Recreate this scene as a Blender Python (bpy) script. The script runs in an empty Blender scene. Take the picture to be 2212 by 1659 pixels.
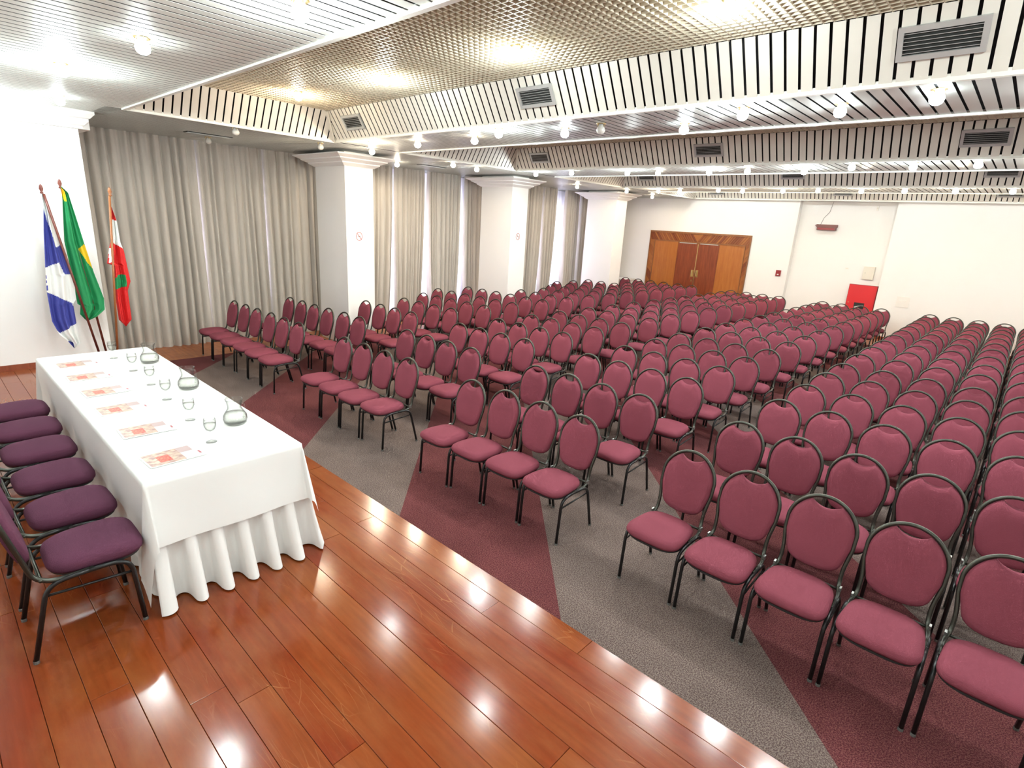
import bpy, math, random
from mathutils import Vector, Matrix
random.seed(7)
sc = bpy.context.scene
COL = sc.collection

# ---------------------------------------------------------------- camera
F_PX, PITCH, ROLL, YAW, CAM_H = 1186.0, 0.2852, 0.0571, 0.7355, 2.604
cam_d = bpy.data.cameras.new('camera')
cam_d.sensor_width = 36.0
cam_d.lens = 36.0 * F_PX / 2212.0
cam_d.clip_start = 0.05
cam = bpy.data.objects.new('camera', cam_d)
COL.objects.link(cam)
fwd = Vector((-math.sin(YAW) * math.cos(PITCH), math.cos(YAW) * math.cos(PITCH), -math.sin(PITCH)))
rgt = Vector((math.cos(YAW), math.sin(YAW), 0))
up = rgt.cross(fwd)
r2 = rgt * math.cos(ROLL) + up * math.sin(ROLL)
u2 = -rgt * math.sin(ROLL) + up * math.cos(ROLL)
mw = Matrix((r2, u2, -fwd)).transposed().to_4x4()
mw.translation = Vector((0, 0, CAM_H))
cam.matrix_world = mw
sc.camera = cam

# ---------------------------------------------------------------- world (daylight behind the curtains) and exposure
world = bpy.data.worlds.new('world')
sc.world = world
world.use_nodes = True
bg = world.node_tree.nodes['Background']
bg.inputs[0].default_value = (0.86, 0.86, 1.0, 1)
bg.inputs[1].default_value = 9.0
sc.view_settings.view_transform = 'Standard'
sc.view_settings.look = 'None'
sc.view_settings.gamma = 1.0
sc.view_settings.use_curve_mapping = False
sc.view_settings.exposure = 0.40
try:
    sc.cycles.use_denoising = True
    sc.cycles.max_bounces = 5
    sc.cycles.diffuse_bounces = 4
    sc.cycles.glossy_bounces = 3
    sc.cycles.transmission_bounces = 6
    sc.cycles.transparent_max_bounces = 16
    sc.cycles.use_adaptive_sampling = True
    sc.cycles.adaptive_threshold = 0.07
    sc.cycles.adaptive_min_samples = 16
    sc.cycles.sample_clamp_indirect = 8.0
    sc.cycles.caustics_reflective = False
    sc.cycles.caustics_refractive = False
except Exception:
    pass
LAMP_W = 50.0            # power of one ceiling spot
NEUTRAL = (0.90, 0.985, 0.99)
COOL = (0.87, 0.99, 1.0)
WARM = (1.0, 0.85, 0.64)

# ---------------------------------------------------------------- main levels (metres)
ZC = 3.72                # lower ceiling
ZT = 4.12                # trough ceilings
ZS = 0.30                # stage
STAGE_Y = 2.34
WALL_L, WALL_R, WALL_B, WALL_S = -12.2, 6.0, 18.5, -2.5
PIER_X = -9.85
TX = -8.85               # left end of the troughs
TROUGHS = [(2.2, 5.1), (6.45, 9.5), (10.95, 13.9), (15.4, 18.35)]
SLOPE = 0.24

# ---------------------------------------------------------------- materials
def mat(name, col, rough=0.5, metal=0.0, spec=0.5, **kw):
    m = bpy.data.materials.new(name)
    m.use_nodes = True
    b = m.node_tree.nodes['Principled BSDF']
    b.inputs['Base Color'].default_value = (*col, 1)
    b.inputs['Roughness'].default_value = rough
    b.inputs['Metallic'].default_value = metal
    b.inputs['Specular IOR Level'].default_value = spec
    for k, v in kw.items():
        b.inputs[k].default_value = v
    return m

def nd(m, t, **kw):
    n = m.node_tree.nodes.new(t)
    for k, v in kw.items():
        setattr(n, k, v)
    return n

def lk(m, a, b):
    m.node_tree.links.new(a, b)

def bsdf(m):
    return m.node_tree.nodes['Principled BSDF']

def coords(m, scale=(1, 1, 1), kind='Object'):
    tc = nd(m, 'ShaderNodeTexCoord')
    mp = nd(m, 'ShaderNodeMapping')
    mp.inputs['Scale'].default_value = scale
    lk(m, tc.outputs[kind], mp.inputs[0])
    return mp.outputs[0]

def noise_col(m, c1, c2, scale, detail=3, stretch=(1, 1, 1), lo=.35, hi=.65, kind='Object', bump=0.0):
    v = coords(m, stretch, kind)
    n = nd(m, 'ShaderNodeTexNoise')
    n.inputs['Scale'].default_value = scale
    n.inputs['Detail'].default_value = detail
    lk(m, v, n.inputs['Vector'])
    r = nd(m, 'ShaderNodeValToRGB')
    r.color_ramp.elements[0].position = lo
    r.color_ramp.elements[1].position = hi
    r.color_ramp.elements[0].color = (*c1, 1)
    r.color_ramp.elements[1].color = (*c2, 1)
    lk(m, n.outputs[0], r.inputs[0])
    lk(m, r.outputs[0], bsdf(m).inputs['Base Color'])
    if bump:
        bp = nd(m, 'ShaderNodeBump')
        bp.inputs['Strength'].default_value = bump
        bp.inputs['Distance'].default_value = 0.004
        lk(m, n.outputs[0], bp.inputs['Height'])
        lk(m, bp.outputs[0], bsdf(m).inputs['Normal'])
    return r

M = {}
M['wall'] = mat('white_plaster', (0.85, 0.84, 0.81), 0.7)
M['column'] = mat('white_column_paint', (0.84, 0.83, 0.80), 0.55)
M['moulding'] = mat('white_moulding_paint', (0.86, 0.85, 0.82), 0.5)
M['fascia'] = mat('cream_slat_enamel', (0.77, 0.75, 0.67), 0.45)
M['black'] = mat('dark_joint', (0.008, 0.008, 0.009), 0.9)
M['ceil_slat'] = mat('brushed_aluminium', (0.54, 0.56, 0.53), 0.36, 0.5)
M['ceil_white'] = mat('white_metal_slat', (0.74, 0.76, 0.70), 0.5, 0.0)
M['edge'] = mat('pale_edge_trim', (0.82, 0.83, 0.76), 0.35)
M['grid'] = mat('beige_grid_metal', (0.74, 0.67, 0.52), 0.45, 0.1)
M['grid_back'] = mat('plenum_brown', (0.30, 0.26, 0.20), 0.9)
M['vent'] = mat('vent_aluminium', (0.55, 0.57, 0.56), 0.4, 0.4)
M['vent_dark'] = mat('vent_dark', (0.02, 0.022, 0.02), 0.8)
M['frame'] = mat('hammered_dark_metal', (0.062, 0.064, 0.052), 0.32, 0.75)
M['chrome'] = mat('dull_chrome', (0.40, 0.40, 0.38), 0.35, 0.9)
M['leg'] = mat('black_tube', (0.012, 0.012, 0.012), 0.32, 0.2)
M['pan'] = mat('black_seat_pan', (0.012, 0.010, 0.010), 0.6)

def fabric(name, c1, c2):
    m = mat(name, c1, 0.9, spec=0.12)
    noise_col(m, c1, c2, 2.5, 2, lo=.3, hi=.7)
    v = coords(m, (1, 1, 1))
    w = nd(m, 'ShaderNodeTexVoronoi')
    w.inputs['Scale'].default_value = 190
    lk(m, v, w.inputs['Vector'])
    bp = nd(m, 'ShaderNodeBump')
    bp.inputs['Strength'].default_value = 0.16
    bp.inputs['Distance'].default_value = 0.003
    lk(m, w.outputs[0], bp.inputs['Height'])
    lk(m, bp.outputs[0], bsdf(m).inputs['Normal'])
    return m
M['fabric'] = fabric('maroon_upholstery', (0.205, 0.049, 0.068), (0.230, 0.056, 0.078))
M['fabric_shaded'] = fabric('shaded_maroon_upholstery', (0.096, 0.031, 0.056), (0.112, 0.036, 0.065))  # maroon of the stage chairs, their cool shade put into the colour

# wood planks of the stage: colour varies per plank
def wood_planks():
    m = mat('stage_wood', (0.4, 0.1, 0.03), 0.22, spec=0.38)
    oi = nd(m, 'ShaderNodeObjectInfo')
    ramp = nd(m, 'ShaderNodeValToRGB')
    e = ramp.color_ramp.elements
    e[0].position = 0; e[0].color = (0.195, 0.030, 0.008, 1)
    e[1].position = 1; e[1].color = (0.24, 0.062, 0.014, 1)
    for p, c in ((.35, (0.205, 0.036, 0.009)), (.8, (0.225, 0.05, 0.012))):
        x = ramp.color_ramp.elements.new(p); x.color = (*c, 1)
    lk(m, oi.outputs['Random'], ramp.inputs[0])
    v = coords(m, (0.6, 9, 9))
    n = nd(m, 'ShaderNodeTexNoise'); n.inputs['Scale'].default_value = 3.0; n.inputs['Detail'].default_value = 6
    lk(m, v, n.inputs['Vector'])
    mx = nd(m, 'ShaderNodeMix', data_type='RGBA', blend_type='MULTIPLY')
    mx.inputs[0].default_value = 0.55
    r2 = nd(m, 'ShaderNodeValToRGB')
    r2.color_ramp.elements[0].position = .3; r2.color_ramp.elements[0].color = (0.62, 0.55, 0.5, 1)
    r2.color_ramp.elements[1].position = .7; r2.color_ramp.elements[1].color = (1.15, 1.1, 1.05, 1)
    lk(m, n.outputs[0], r2.inputs[0])
    lk(m, ramp.outputs[0], mx.inputs[6]); lk(m, r2.outputs[0], mx.inputs[7])
    # worn mottling and fine pale scratches, laid out over the whole stage
    geo = nd(m, 'ShaderNodeNewGeometry')
    def wmap(scale, rot):
        mp = nd(m, 'ShaderNodeMapping'); mp.inputs['Scale'].default_value = scale; mp.inputs['Rotation'].default_value = (0, 0, rot)
        lk(m, geo.outputs['Position'], mp.inputs[0]); return mp.outputs[0]
    nw = nd(m, 'ShaderNodeTexNoise'); nw.inputs['Scale'].default_value = 2.6; nw.inputs['Detail'].default_value = 7; nw.inputs['Roughness'].default_value = .65
    lk(m, wmap((.6, 1.6, 1), 0), nw.inputs['Vector'])
    rw = nd(m, 'ShaderNodeValToRGB')
    rw.color_ramp.elements[0].position = .42; rw.color_ramp.elements[0].color = (0, 0, 0, 1)
    rw.color_ramp.elements[1].position = .68; rw.color_ramp.elements[1].color = (.6, .6, .6, 1)
    lk(m, nw.outputs[0], rw.inputs[0])
    mw_ = nd(m, 'ShaderNodeMix', data_type='RGBA')
    lk(m, rw.outputs[0], mw_.inputs[0]); lk(m, mx.outputs[2], mw_.inputs[6]); mw_.inputs[7].default_value = (0.25, 0.078, 0.021, 1)
    acc = None
    for rot, sc_, th in ((.5, (1.1, 9, 1), .006), (1.15, (.8, 8, 1), .005), (-.35, (1.3, 11, 1), .006)):
        wv = nd(m, 'ShaderNodeTexNoise'); wv.inputs['Scale'].default_value = 3.0
        lk(m, geo.outputs['Position'], wv.inputs['Vector'])
        av = nd(m, 'ShaderNodeVectorMath', operation='MULTIPLY_ADD'); av.inputs[1].default_value = (.25, .25, 0)
        lk(m, wv.outputs['Color'], av.inputs[0]); lk(m, wmap(sc_, rot), av.inputs[2])
        vo = nd(m, 'ShaderNodeTexVoronoi', feature='DISTANCE_TO_EDGE'); vo.inputs['Scale'].default_value = 1.2
        lk(m, av.outputs[0], vo.inputs['Vector'])
        lt = nd(m, 'ShaderNodeMath', operation='LESS_THAN'); lt.inputs[1].default_value = th
        lk(m, vo.outputs[0], lt.inputs[0])
        if acc is None: acc = lt.outputs[0]
        else:
            mm = nd(m, 'ShaderNodeMath', operation='MAXIMUM'); lk(m, acc, mm.inputs[0]); lk(m, lt.outputs[0], mm.inputs[1]); acc = mm.outputs[0]
    nm = nd(m, 'ShaderNodeTexNoise'); nm.inputs['Scale'].default_value = 1.9; nm.inputs['Detail'].default_value = 4
    lk(m, geo.outputs['Position'], nm.inputs['Vector'])
    r4 = nd(m, 'ShaderNodeValToRGB')
    r4.color_ramp.elements[0].position = .53; r4.color_ramp.elements[0].color = (0, 0, 0, 1)
    r4.color_ramp.elements[1].position = .72; r4.color_ramp.elements[1].color = (.34, .34, .34, 1)
    lk(m, nm.outputs[0], r4.inputs[0])
    ml = nd(m, 'ShaderNodeMath', operation='MULTIPLY')
    lk(m, acc, ml.inputs[0]); lk(m, r4.outputs[0], ml.inputs[1])
    m2 = nd(m, 'ShaderNodeMix', data_type='RGBA')
    lk(m, ml.outputs[0], m2.inputs[0]); lk(m, mw_.outputs[2], m2.inputs[6])
    m2.inputs[7].default_value = (0.46, 0.22, 0.08, 1)
    lk(m, m2.outputs[2], bsdf(m).inputs['Base Color'])
    rr = nd(m, 'ShaderNodeMapRange')
    rr.inputs[3].default_value = 0.08; rr.inputs[4].default_value = 0.24
    lk(m, nw.outputs[0], rr.inputs[0]); lk(m, rr.outputs[0], bsdf(m).inputs['Roughness'])
    return m
M['plank'] = wood_planks()
M['border_wood'] = mat('border_parquet', (0.36, 0.11, 0.035), 0.35)
noise_col(M['border_wood'], (0.30, 0.085, 0.028), (0.42, 0.15, 0.05), 4, 4, (0.6, 6, 1))

def carpet(name, c1, c2, c3):
    m = mat(name, c1, 0.95, spec=0.1)
    v = coords(m)
    n = nd(m, 'ShaderNodeTexNoise'); n.inputs['Scale'].default_value = 125; n.inputs['Detail'].default_value = 3
    lk(m, v, n.inputs['Vector'])
    r = nd(m, 'ShaderNodeValToRGB')
    e = r.color_ramp.elements
    e[0].position = .41; e[0].color = (*c1, 1)
    e[1].position = .60; e[1].color = (*c3, 1)
    x = e.new(.5); x.color = (*c2, 1)
    lk(m, n.outputs[0], r.inputs[0])
    n2 = nd(m, 'ShaderNodeTexNoise'); n2.inputs['Scale'].default_value = 2.2; n2.inputs['Detail'].default_value = 4
    lk(m, v, n2.inputs['Vector'])
    r2 = nd(m, 'ShaderNodeValToRGB')
    r2.color_ramp.elements[0].position = .3; r2.color_ramp.elements[0].color = (.82, .82, .82, 1)
    r2.color_ramp.elements[1].position = .7; r2.color_ramp.elements[1].color = (1.08, 1.08, 1.08, 1)
    lk(m, n2.outputs[0], r2.inputs[0])
    mx = nd(m, 'ShaderNodeMix', data_type='RGBA', blend_type='MULTIPLY'); mx.inputs[0].default_value = 1
    lk(m, r.outputs[0], mx.inputs[6]); lk(m, r2.outputs[0], mx.inputs[7])
    lk(m, mx.outputs[2], bsdf(m).inputs['Base Color'])
    bp = nd(m, 'ShaderNodeBump'); bp.inputs['Strength'].default_value = 0.5; bp.inputs['Distance'].default_value = 0.006
    lk(m, n.outputs[0], bp.inputs['Height']); lk(m, bp.outputs[0], bsdf(m).inputs['Normal'])
    return m
M['carpet_g'] = carpet('grey_carpet', (0.090, 0.056, 0.052), (0.152, 0.112, 0.099), (0.23, 0.18, 0.148))
M['carpet_m'] = carpet('maroon_carpet', (0.075, 0.018, 0.022), (0.125, 0.032, 0.036), (0.18, 0.068, 0.058))

def curtain_mat(name, c):
    m = mat(name, c, 0.8, spec=0.2)
    noise_col(m, tuple(x * .93 for x in c), tuple(x * 1.05 for x in c), 3, 3, (1, 6, .4))
    return m
M['curtain'] = curtain_mat('taupe_curtain', (0.50, 0.465, 0.415))
M['sheer'] = mat('white_sheer', (0.9, 0.9, 0.92), 0.7)
nt = M['sheer'].node_tree
tr = nt.nodes.new('ShaderNodeBsdfTranslucent'); tr.inputs[0].default_value = (0.92, 0.9, 0.98, 1)
ms = nt.nodes.new('ShaderNodeMixShader'); ms.inputs[0].default_value = 0.6
nt.links.new(bsdf(M['sheer']).outputs[0], ms.inputs[1]); nt.links.new(tr.outputs[0], ms.inputs[2])
nt.links.new(ms.outputs[0], nt.nodes['Material Output'].inputs[0])

def woodv(name, c1, c2, stretch=(14, 14, 1.2), rough=.4):
    m = mat(name, c1, rough)
    noise_col(m, c1, c2, 2.0, 6, stretch, lo=.3, hi=.7)
    return m
M['door_dark'] = woodv('dark_red_door_wood', (0.17, 0.03, 0.010), (0.27, 0.062, 0.018))
M['door_light'] = woodv('orange_panel_wood', (0.36, 0.110, 0.018), (0.43, 0.150, 0.028))
M['casing'] = mat('casing_wood', (0.3, 0.1, 0.03), 0.4)
_oi = nd(M['casing'], 'ShaderNodeObjectInfo')
_r = nd(M['casing'], 'ShaderNodeValToRGB')
_r.color_ramp.elements[0].color = (0.17, 0.034, 0.009, 1); _r.color_ramp.elements[1].color = (0.36, 0.125, 0.026, 1)
lk(M['casing'], _oi.outputs['Random'], _r.inputs[0]); lk(M['casing'], _r.outputs[0], bsdf(M['casing']).inputs['Base Color'])
M['trim_wood'] = woodv('trim_wood', (0.22, 0.085, 0.03), (0.30, 0.12, 0.04))
M['baseboard'] = woodv('baseboard_wood', (0.20, 0.045, 0.02), (0.27, 0.07, 0.03))
M['brass'] = mat('brass', (0.72, 0.55, 0.25), 0.28, 1.0)
M['cloth'] = mat('white_tablecloth', (0.80, 0.80, 0.77), 0.75, spec=0.2)
M['skirt'] = mat('white_table_skirt', (0.80, 0.79, 0.76), 0.75, spec=0.2)
M['table_wood'] = mat('plywood', (0.35, 0.22, 0.12), 0.6)
def thin_glass(name, tint, ior, gain=1.0, edge=0.48):
    m = bpy.data.materials.new(name); m.use_nodes = True
    t = m.node_tree; t.nodes.remove(bsdf(m))
    tr_ = t.nodes.new('ShaderNodeBsdfTransparent'); tr_.inputs[0].default_value = (*tint, 1)
    gl = t.nodes.new('ShaderNodeBsdfGlossy'); gl.inputs['Roughness'].default_value = 0.03
    fr = t.nodes.new('ShaderNodeLayerWeight'); fr.inputs[0].default_value = 0.5
    pw = t.nodes.new('ShaderNodeMath'); pw.operation = 'POWER'; pw.inputs[1].default_value = 4.0
    mu = t.nodes.new('ShaderNodeMath'); mu.operation = 'MULTIPLY_ADD'; mu.inputs[1].default_value = .35 * gain; mu.inputs[2].default_value = .04; mu.use_clamp = True
    t.links.new(fr.outputs['Facing'], pw.inputs[0])
    p2 = t.nodes.new('ShaderNodeMath'); p2.operation = 'POWER'; p2.inputs[1].default_value = 2.6
    t.links.new(fr.outputs['Facing'], p2.inputs[0])
    mc = t.nodes.new('ShaderNodeMix'); mc.data_type = 'RGBA'
    mc.inputs[6].default_value = (*tint, 1); mc.inputs[7].default_value = (tint[0] * edge, tint[1] * edge, tint[2] * edge, 1)
    t.links.new(p2.outputs[0], mc.inputs[0]); t.links.new(mc.outputs[2], tr_.inputs[0])
    mx = t.nodes.new('ShaderNodeMixShader')
    t.links.new(pw.outputs[0], mu.inputs[0]); t.links.new(mu.outputs[0], mx.inputs[0])
    t.links.new(tr_.outputs[0], mx.inputs[1]); t.links.new(gl.outputs[0], mx.inputs[2])
    t.links.new(mx.outputs[0], t.nodes['Material Output'].inputs[0])
    return m
M['glass'] = thin_glass('clear_glass', (0.955, 0.96, 0.955), 1.45)
M['water'] = thin_glass('water', (0.965, 0.97, 0.955), 1.33)
M['red_box'] = mat('red_enamel', (0.62, 0.012, 0.016), 0.4)
M['dark_red'] = mat('dark_red_plastic', (0.25, 0.01, 0.015), 0.4)
M['offwhite'] = mat('offwhite_enamel', (0.74, 0.70, 0.60), 0.45)
M['plate'] = mat('white_plastic', (0.82, 0.80, 0.75), 0.4)
M['brown_box'] = mat('brown_metal_box', (0.16, 0.045, 0.04), 0.4)
M['sign_white'] = mat('sign_white', (0.85, 0.84, 0.8), 0.5)
M['sign_red'] = mat('sign_dark_red', (0.35, 0.06, 0.06), 0.5)
M['sign_dark'] = mat('sign_dark_grey', (0.12, 0.10, 0.10), 0.5)
M['pole'] = woodv('flagpole_wood', (0.10, 0.018, 0.012), (0.15, 0.03, 0.016))
M['pole_light'] = woodv('flagpole_light_wood', (0.30, 0.10, 0.03), (0.36, 0.13, 0.045))
M['f_blue'] = mat('flag_blue', (0.045, 0.055, 0.30), 0.7)
M['f_white'] = mat('flag_white', (0.80, 0.81, 0.78), 0.7)
M['f_green'] = mat('flag_green', (0.008, 0.24, 0.075), 0.7)
M['f_yellow'] = mat('flag_yellow', (0.85, 0.52, 0.01), 0.7)
M['f_red'] = mat('flag_red', (0.62, 0.012, 0.012), 0.7)
M['glasspane'] = thin_glass('window_pane', (0.98, 0.98, 1.0), 1.2, 1.0, 1.0)
M['rubber'] = mat('clear_glide', (0.12, 0.12, 0.11), 0.4)

def bulb_mat(name, c, s):
    m = bpy.data.materials.new(name); m.use_nodes = True
    b = bsdf(m)
    b.inputs['Base Color'].default_value = (1, 1, 1, 1)
    b.inputs['Emission Color'].default_value = (*c, 1)
    b.inputs['Emission Strength'].default_value = s
    m.cycles.emission_sampling = 'NONE'
    return m
M['bulb'] = bulb_mat('lit_bulb', COOL, 60)
M['bulb_warm'] = bulb_mat('lit_bulb_warm', (1, 0.85, 0.65), 60)
M['bulb_off'] = mat('unlit_bulb', (0.7, 0.68, 0.62), 0.2)

# ---------------------------------------------------------------- mesh helpers
class MB:
    def __init__(s):
        s.v, s.f = [], []

    def quad(s, a, b, c, d):
        i = len(s.v); s.v += [tuple(a), tuple(b), tuple(c), tuple(d)]; s.f.append((i, i + 1, i + 2, i + 3)); return s

    def box(s, x0, x1, y0, y1, z0, z1):
        i = len(s.v)
        s.v += [(x0, y0, z0), (x1, y0, z0), (x1, y1, z0), (x0, y1, z0), (x0, y0, z1), (x1, y0, z1), (x1, y1, z1), (x0, y1, z1)]
        for q in ((3, 2, 1, 0), (4, 5, 6, 7), (0, 1, 5, 4), (1, 2, 6, 5), (2, 3, 7, 6), (3, 0, 4, 7)):
            s.f.append(tuple(i + k for k in q))
        return s

    def hexa(s, p):      # 8 points, bottom ring then top ring
        i = len(s.v); s.v += [tuple(q) for q in p]
        for q in ((3, 2, 1, 0), (4, 5, 6, 7), (0, 1, 5, 4), (1, 2, 6, 5), (2, 3, 7, 6), (3, 0, 4, 7)):
            s.f.append(tuple(i + k for k in q))
        return s

    def prism(s, poly, a, b):   # poly: list of 3d points, offset vectors a, b
        n = len(poly); i = len(s.v)
        s.v += [tuple(Vector(p) + Vector(a)) for p in poly] + [tuple(Vector(p) + Vector(b)) for p in poly]
        s.f.append(tuple(i + n - 1 - k for k in range(n))); s.f.append(tuple(i + n + k for k in range(n)))
        for k in range(n):
            k2 = (k + 1) % n
            s.f.append((i + k, i + k2, i + n + k2, i + n + k))
        return s

    def rings(s, rings, cap0=True, cap1=True, closed=True):
        n = len(rings[0]); base = len(s.v)
        for r in rings:
            s.v += [tuple(p) for p in r]
        for j in range(len(rings) - 1):
            for k in range(n if closed else n - 1):
                k2 = (k + 1) % n
                s.f.append((base + j * n + k, base + j * n + k2, base + (j + 1) * n + k2, base + (j + 1) * n + k))
        if cap0: s.f.append(tuple(base + n - 1 - k for k in range(n)))
        if cap1: s.f.append(tuple(base + (len(rings) - 1) * n + k for k in range(n)))
        return s

    def tube(s, pts, r, n=8, caps=True):
        pts = [Vector(p) for p in pts]
        rr = r if isinstance(r, (list, tuple)) else [r] * len(pts)
        t0 = (pts[1] - pts[0]).normalized()
        nrm = t0.cross(Vector((0, 0, 1)))
        if nrm.length < 1e-3: nrm = t0.cross(Vector((0, 1, 0)))
        nrm.normalize()
        out = []
        for i, p in enumerate(pts):
            t = (pts[min(i + 1, len(pts) - 1)] - pts[max(i - 1, 0)]).normalized()
            nrm = (nrm - t * nrm.dot(t)).normalized()
            bn = t.cross(nrm)
            out.append([p + (nrm * math.cos(a) + bn * math.sin(a)) * rr[i] for a in [2 * math.pi * k / n for k in range(n)]])
        return s.rings(out, caps, caps)

    def lathe(s, prof, n=20, c=(0, 0, 0), cap0=False, cap1=False):
        return s.rings([[(c[0] + r * math.cos(2 * math.pi * k / n), c[1] + r * math.sin(2 * math.pi * k / n), c[2] + z) for k in range(n)] for r, z in prof], cap0, cap1)

    def mesh(s, name, m, smooth=False):
        me = bpy.data.meshes.new(name)
        me.from_pydata(s.v, [], s.f)
        if m is not None: me.materials.append(M[m] if isinstance(m, str) else m)
        if smooth: me.polygons.foreach_set('use_smooth', [True] * len(me.polygons))
        me.update()
        return me

    def build(s, name, m, parent=None, smooth=False):
        return link(name, s.mesh(name, m, smooth), parent)

def link(name, data, parent=None, loc=None):
    o = bpy.data.objects.new(name, data)
    COL.objects.link(o)
    if parent is not None: o.parent = parent
    if loc is not None: o.location = loc
    return o

def tag(o, label=None, cat=None, group=None, kind=None):
    if label: o['label'] = label
    if cat: o['category'] = cat
    if group: o['group'] = group
    if kind: o['kind'] = kind
    return o

def thing(name, label, cat, loc=(0, 0, 0), rz=0.0, group=None, kind=None):
    o = link(name, None, None, loc)
    o.rotation_euler = (0, 0, rz)
    o.empty_display_size = .1
    return tag(o, label, cat, group, kind)

def copy_tree(o, parent=None):
    c = o.copy(); COL.objects.link(c); c.parent = parent
    for ch in o.children: copy_tree(ch, c)
    return c

ORD = ['first', 'second', 'third', 'fourth', 'fifth', 'sixth', 'seventh', 'eighth', 'ninth', 'tenth', 'eleventh', 'twelfth', 'thirteenth', 'fourteenth', 'fifteenth', 'sixteenth']

def smooth_path(pts, r=0.05, n=5):
    """polyline with rounded corners"""
    P = [Vector(p) for p in pts]; out = [P[0]]
    for i in range(1, len(P) - 1):
        a, b, c = P[i - 1], P[i], P[i + 1]
        d1 = min(r, (b - a).length * .45); d2 = min(r, (c - b).length * .45)
        p0 = b + (a - b).normalized() * d1; p1 = b + (c - b).normalized() * d2
        for k in range(n + 1):
            t = k / n
            out.append(p0.lerp(b, t).lerp(b.lerp(p1, t), t))
    out.append(P[-1])
    return out

# ================================================================ FLOOR
CX0, CY1 = -10.5, 17.1
floor = MB().box(WALL_L, WALL_R, WALL_S, WALL_B + .6, -.12, -.012).build('floor', 'border_wood')
tag(floor, 'wooden hall floor with diagonal grey and maroon carpet bands', None, None, 'structure')
def clip(poly, f):
    out = []
    for i in range(len(poly)):
        a, b = poly[i], poly[(i + 1) % len(poly)]
        fa, fb = f(a), f(b)
        if fa >= 0: out.append(a)
        if (fa >= 0) != (fb >= 0):
            t = fa / (fa - fb); out.append((a[0] + (b[0] - a[0]) * t, a[1] + (b[1] - a[1]) * t))
    return out
SP = 1.86
k0 = 2.69
for k in range(-12, 8):
    s0, s1 = k0 + k * SP, k0 + (k + 1) * SP      # band s0 < x+y < s1
    poly = [(CX0, STAGE_Y - .3), (WALL_R, STAGE_Y - .3), (WALL_R, CY1), (CX0, CY1)]
    poly = clip(poly, lambda p: p[0] + p[1] - s0)
    if len(poly) > 2: poly = clip(poly, lambda p: s1 - p[0] - p[1])
    if len(poly) > 2:
        MB().prism([(x, y, 0) for x, y in poly], (0, 0, -.012), (0, 0, 0)).build('carpet_band', 'carpet_m' if k % 2 == 0 else 'carpet_g', floor)
# parquet strips of the border along the curtain wall
for i in range(8):
    x0 = WALL_L + .05 + i * .205
    MB().box(x0, x0 + .2, STAGE_Y - .2, WALL_B, -.012, -.002).build('border_plank', 'border_wood', floor)
for i in range(6):
    y0 = CY1 + .01 + i * .232
    MB().box(CX0, WALL_R, y0, y0 + .228, -.012, -.002).build('border_plank', 'border_wood', floor)

# ================================================================ STAGE
stage = MB().box(PIER_X, WALL_R, WALL_S, STAGE_Y - .02, 0.0, ZS - .021).build('stage', 'baseboard')
tag(stage, 'raised stage floor of polished reddish planks', None, None, 'structure')
rows_y = [STAGE_Y]
y = 2.19
while y > WALL_S:
    rows_y.append(y); y -= .163
rows_y.append(WALL_S)
rng = random.Random(11)
pm = {}
for j in range(len(rows_y) - 1):
    y1, y0 = rows_y[j], rows_y[j + 1]
    x = PIER_X + rng.uniform(-1.5, 0)
    while x < WALL_R:
        L = rng.choice((1.4, 2.2, 2.6, 3.1, 3.6)) if j else 3.1
        xa, xb = max(x, PIER_X), min(x + L, WALL_R)
        if xb - xa > .02:
            g = .0011
            key = (round(xb - xa, 3), round(y1 - y0, 4))
            if key not in pm:
                w, h = xb - xa, y1 - y0
                b = MB()
                bot = [(g, g, -.02), (w - g, g, -.02), (w - g, h - g, -.02), (g, h - g, -.02)]
                c = .0015
                mid = [(g, g, -c), (w - g, g, -c), (w - g, h - g, -c), (g, h - g, -c)]
                top = [(g + c, g + c, 0), (w - g - c, g + c, 0), (w - g - c, h - g - c, 0), (g + c, h - g - c, 0)]
                b.rings([bot, mid, top])
                pm[key] = b.mesh('plank', 'plank')
            link('plank', pm[key], stage, (xa, y0, ZS + rng.uniform(-.0007, .0007)))
        x += L

# ================================================================ WALLS
def solid_wall(name, b, label, m='wall'):
    return tag(b.build(name, m), label, None, None, 'structure')
# curtain-side wall with window openings between the columns
COLS_Y = [(5.9, 6.52), (10.55, 11.15), (15.3, 15.9)]
wins = [(2.6, 5.6), (7.1, 10.7), (11.8, 15.2), (16.3, 18.2)]
b = MB()
ys = WALL_S
for a, c in wins:
    b.box(WALL_L - .2, WALL_L, ys, a, 0, ZT + .3)
    b.box(WALL_L - .2, WALL_L, a, c, 0, .55)
    b.box(WALL_L - .2, WALL_L, a, c, 3.3, ZT + .3)
    ys = c
b.box(WALL_L - .2, WALL_L, ys, WALL_B + .6, 0, ZT + .3)
solid_wall('wall_left', b, 'white outer wall with windows behind the curtains')
for n, (a, c) in enumerate(wins):
    w = tag(link('window_%d' % (n + 1), None), 'tall window behind the curtains, %s from the stage' % ORD[n], None, None, 'structure')
    fr = MB()
    for yy in (a, (a + c) / 2 - .03, c - .06):
        fr.box(WALL_L - .12, WALL_L - .06, yy, yy + .06, .55, 3.3)
    fr.box(WALL_L - .12, WALL_L - .06, a, c, .55, .61).box(WALL_L - .12, WALL_L - .06, a, c, 3.24, 3.3)
    fr.build('window_frame', 'vent', w)
    for q in range(2):
        ya = a + .06 + q * (c - a) / 2; yb = a + (q + 1) * (c - a) / 2 - .03
        MB().box(WALL_L - .095, WALL_L - .089, ya, yb, .61, 3.24).build('pane', 'glasspane', w)
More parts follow.
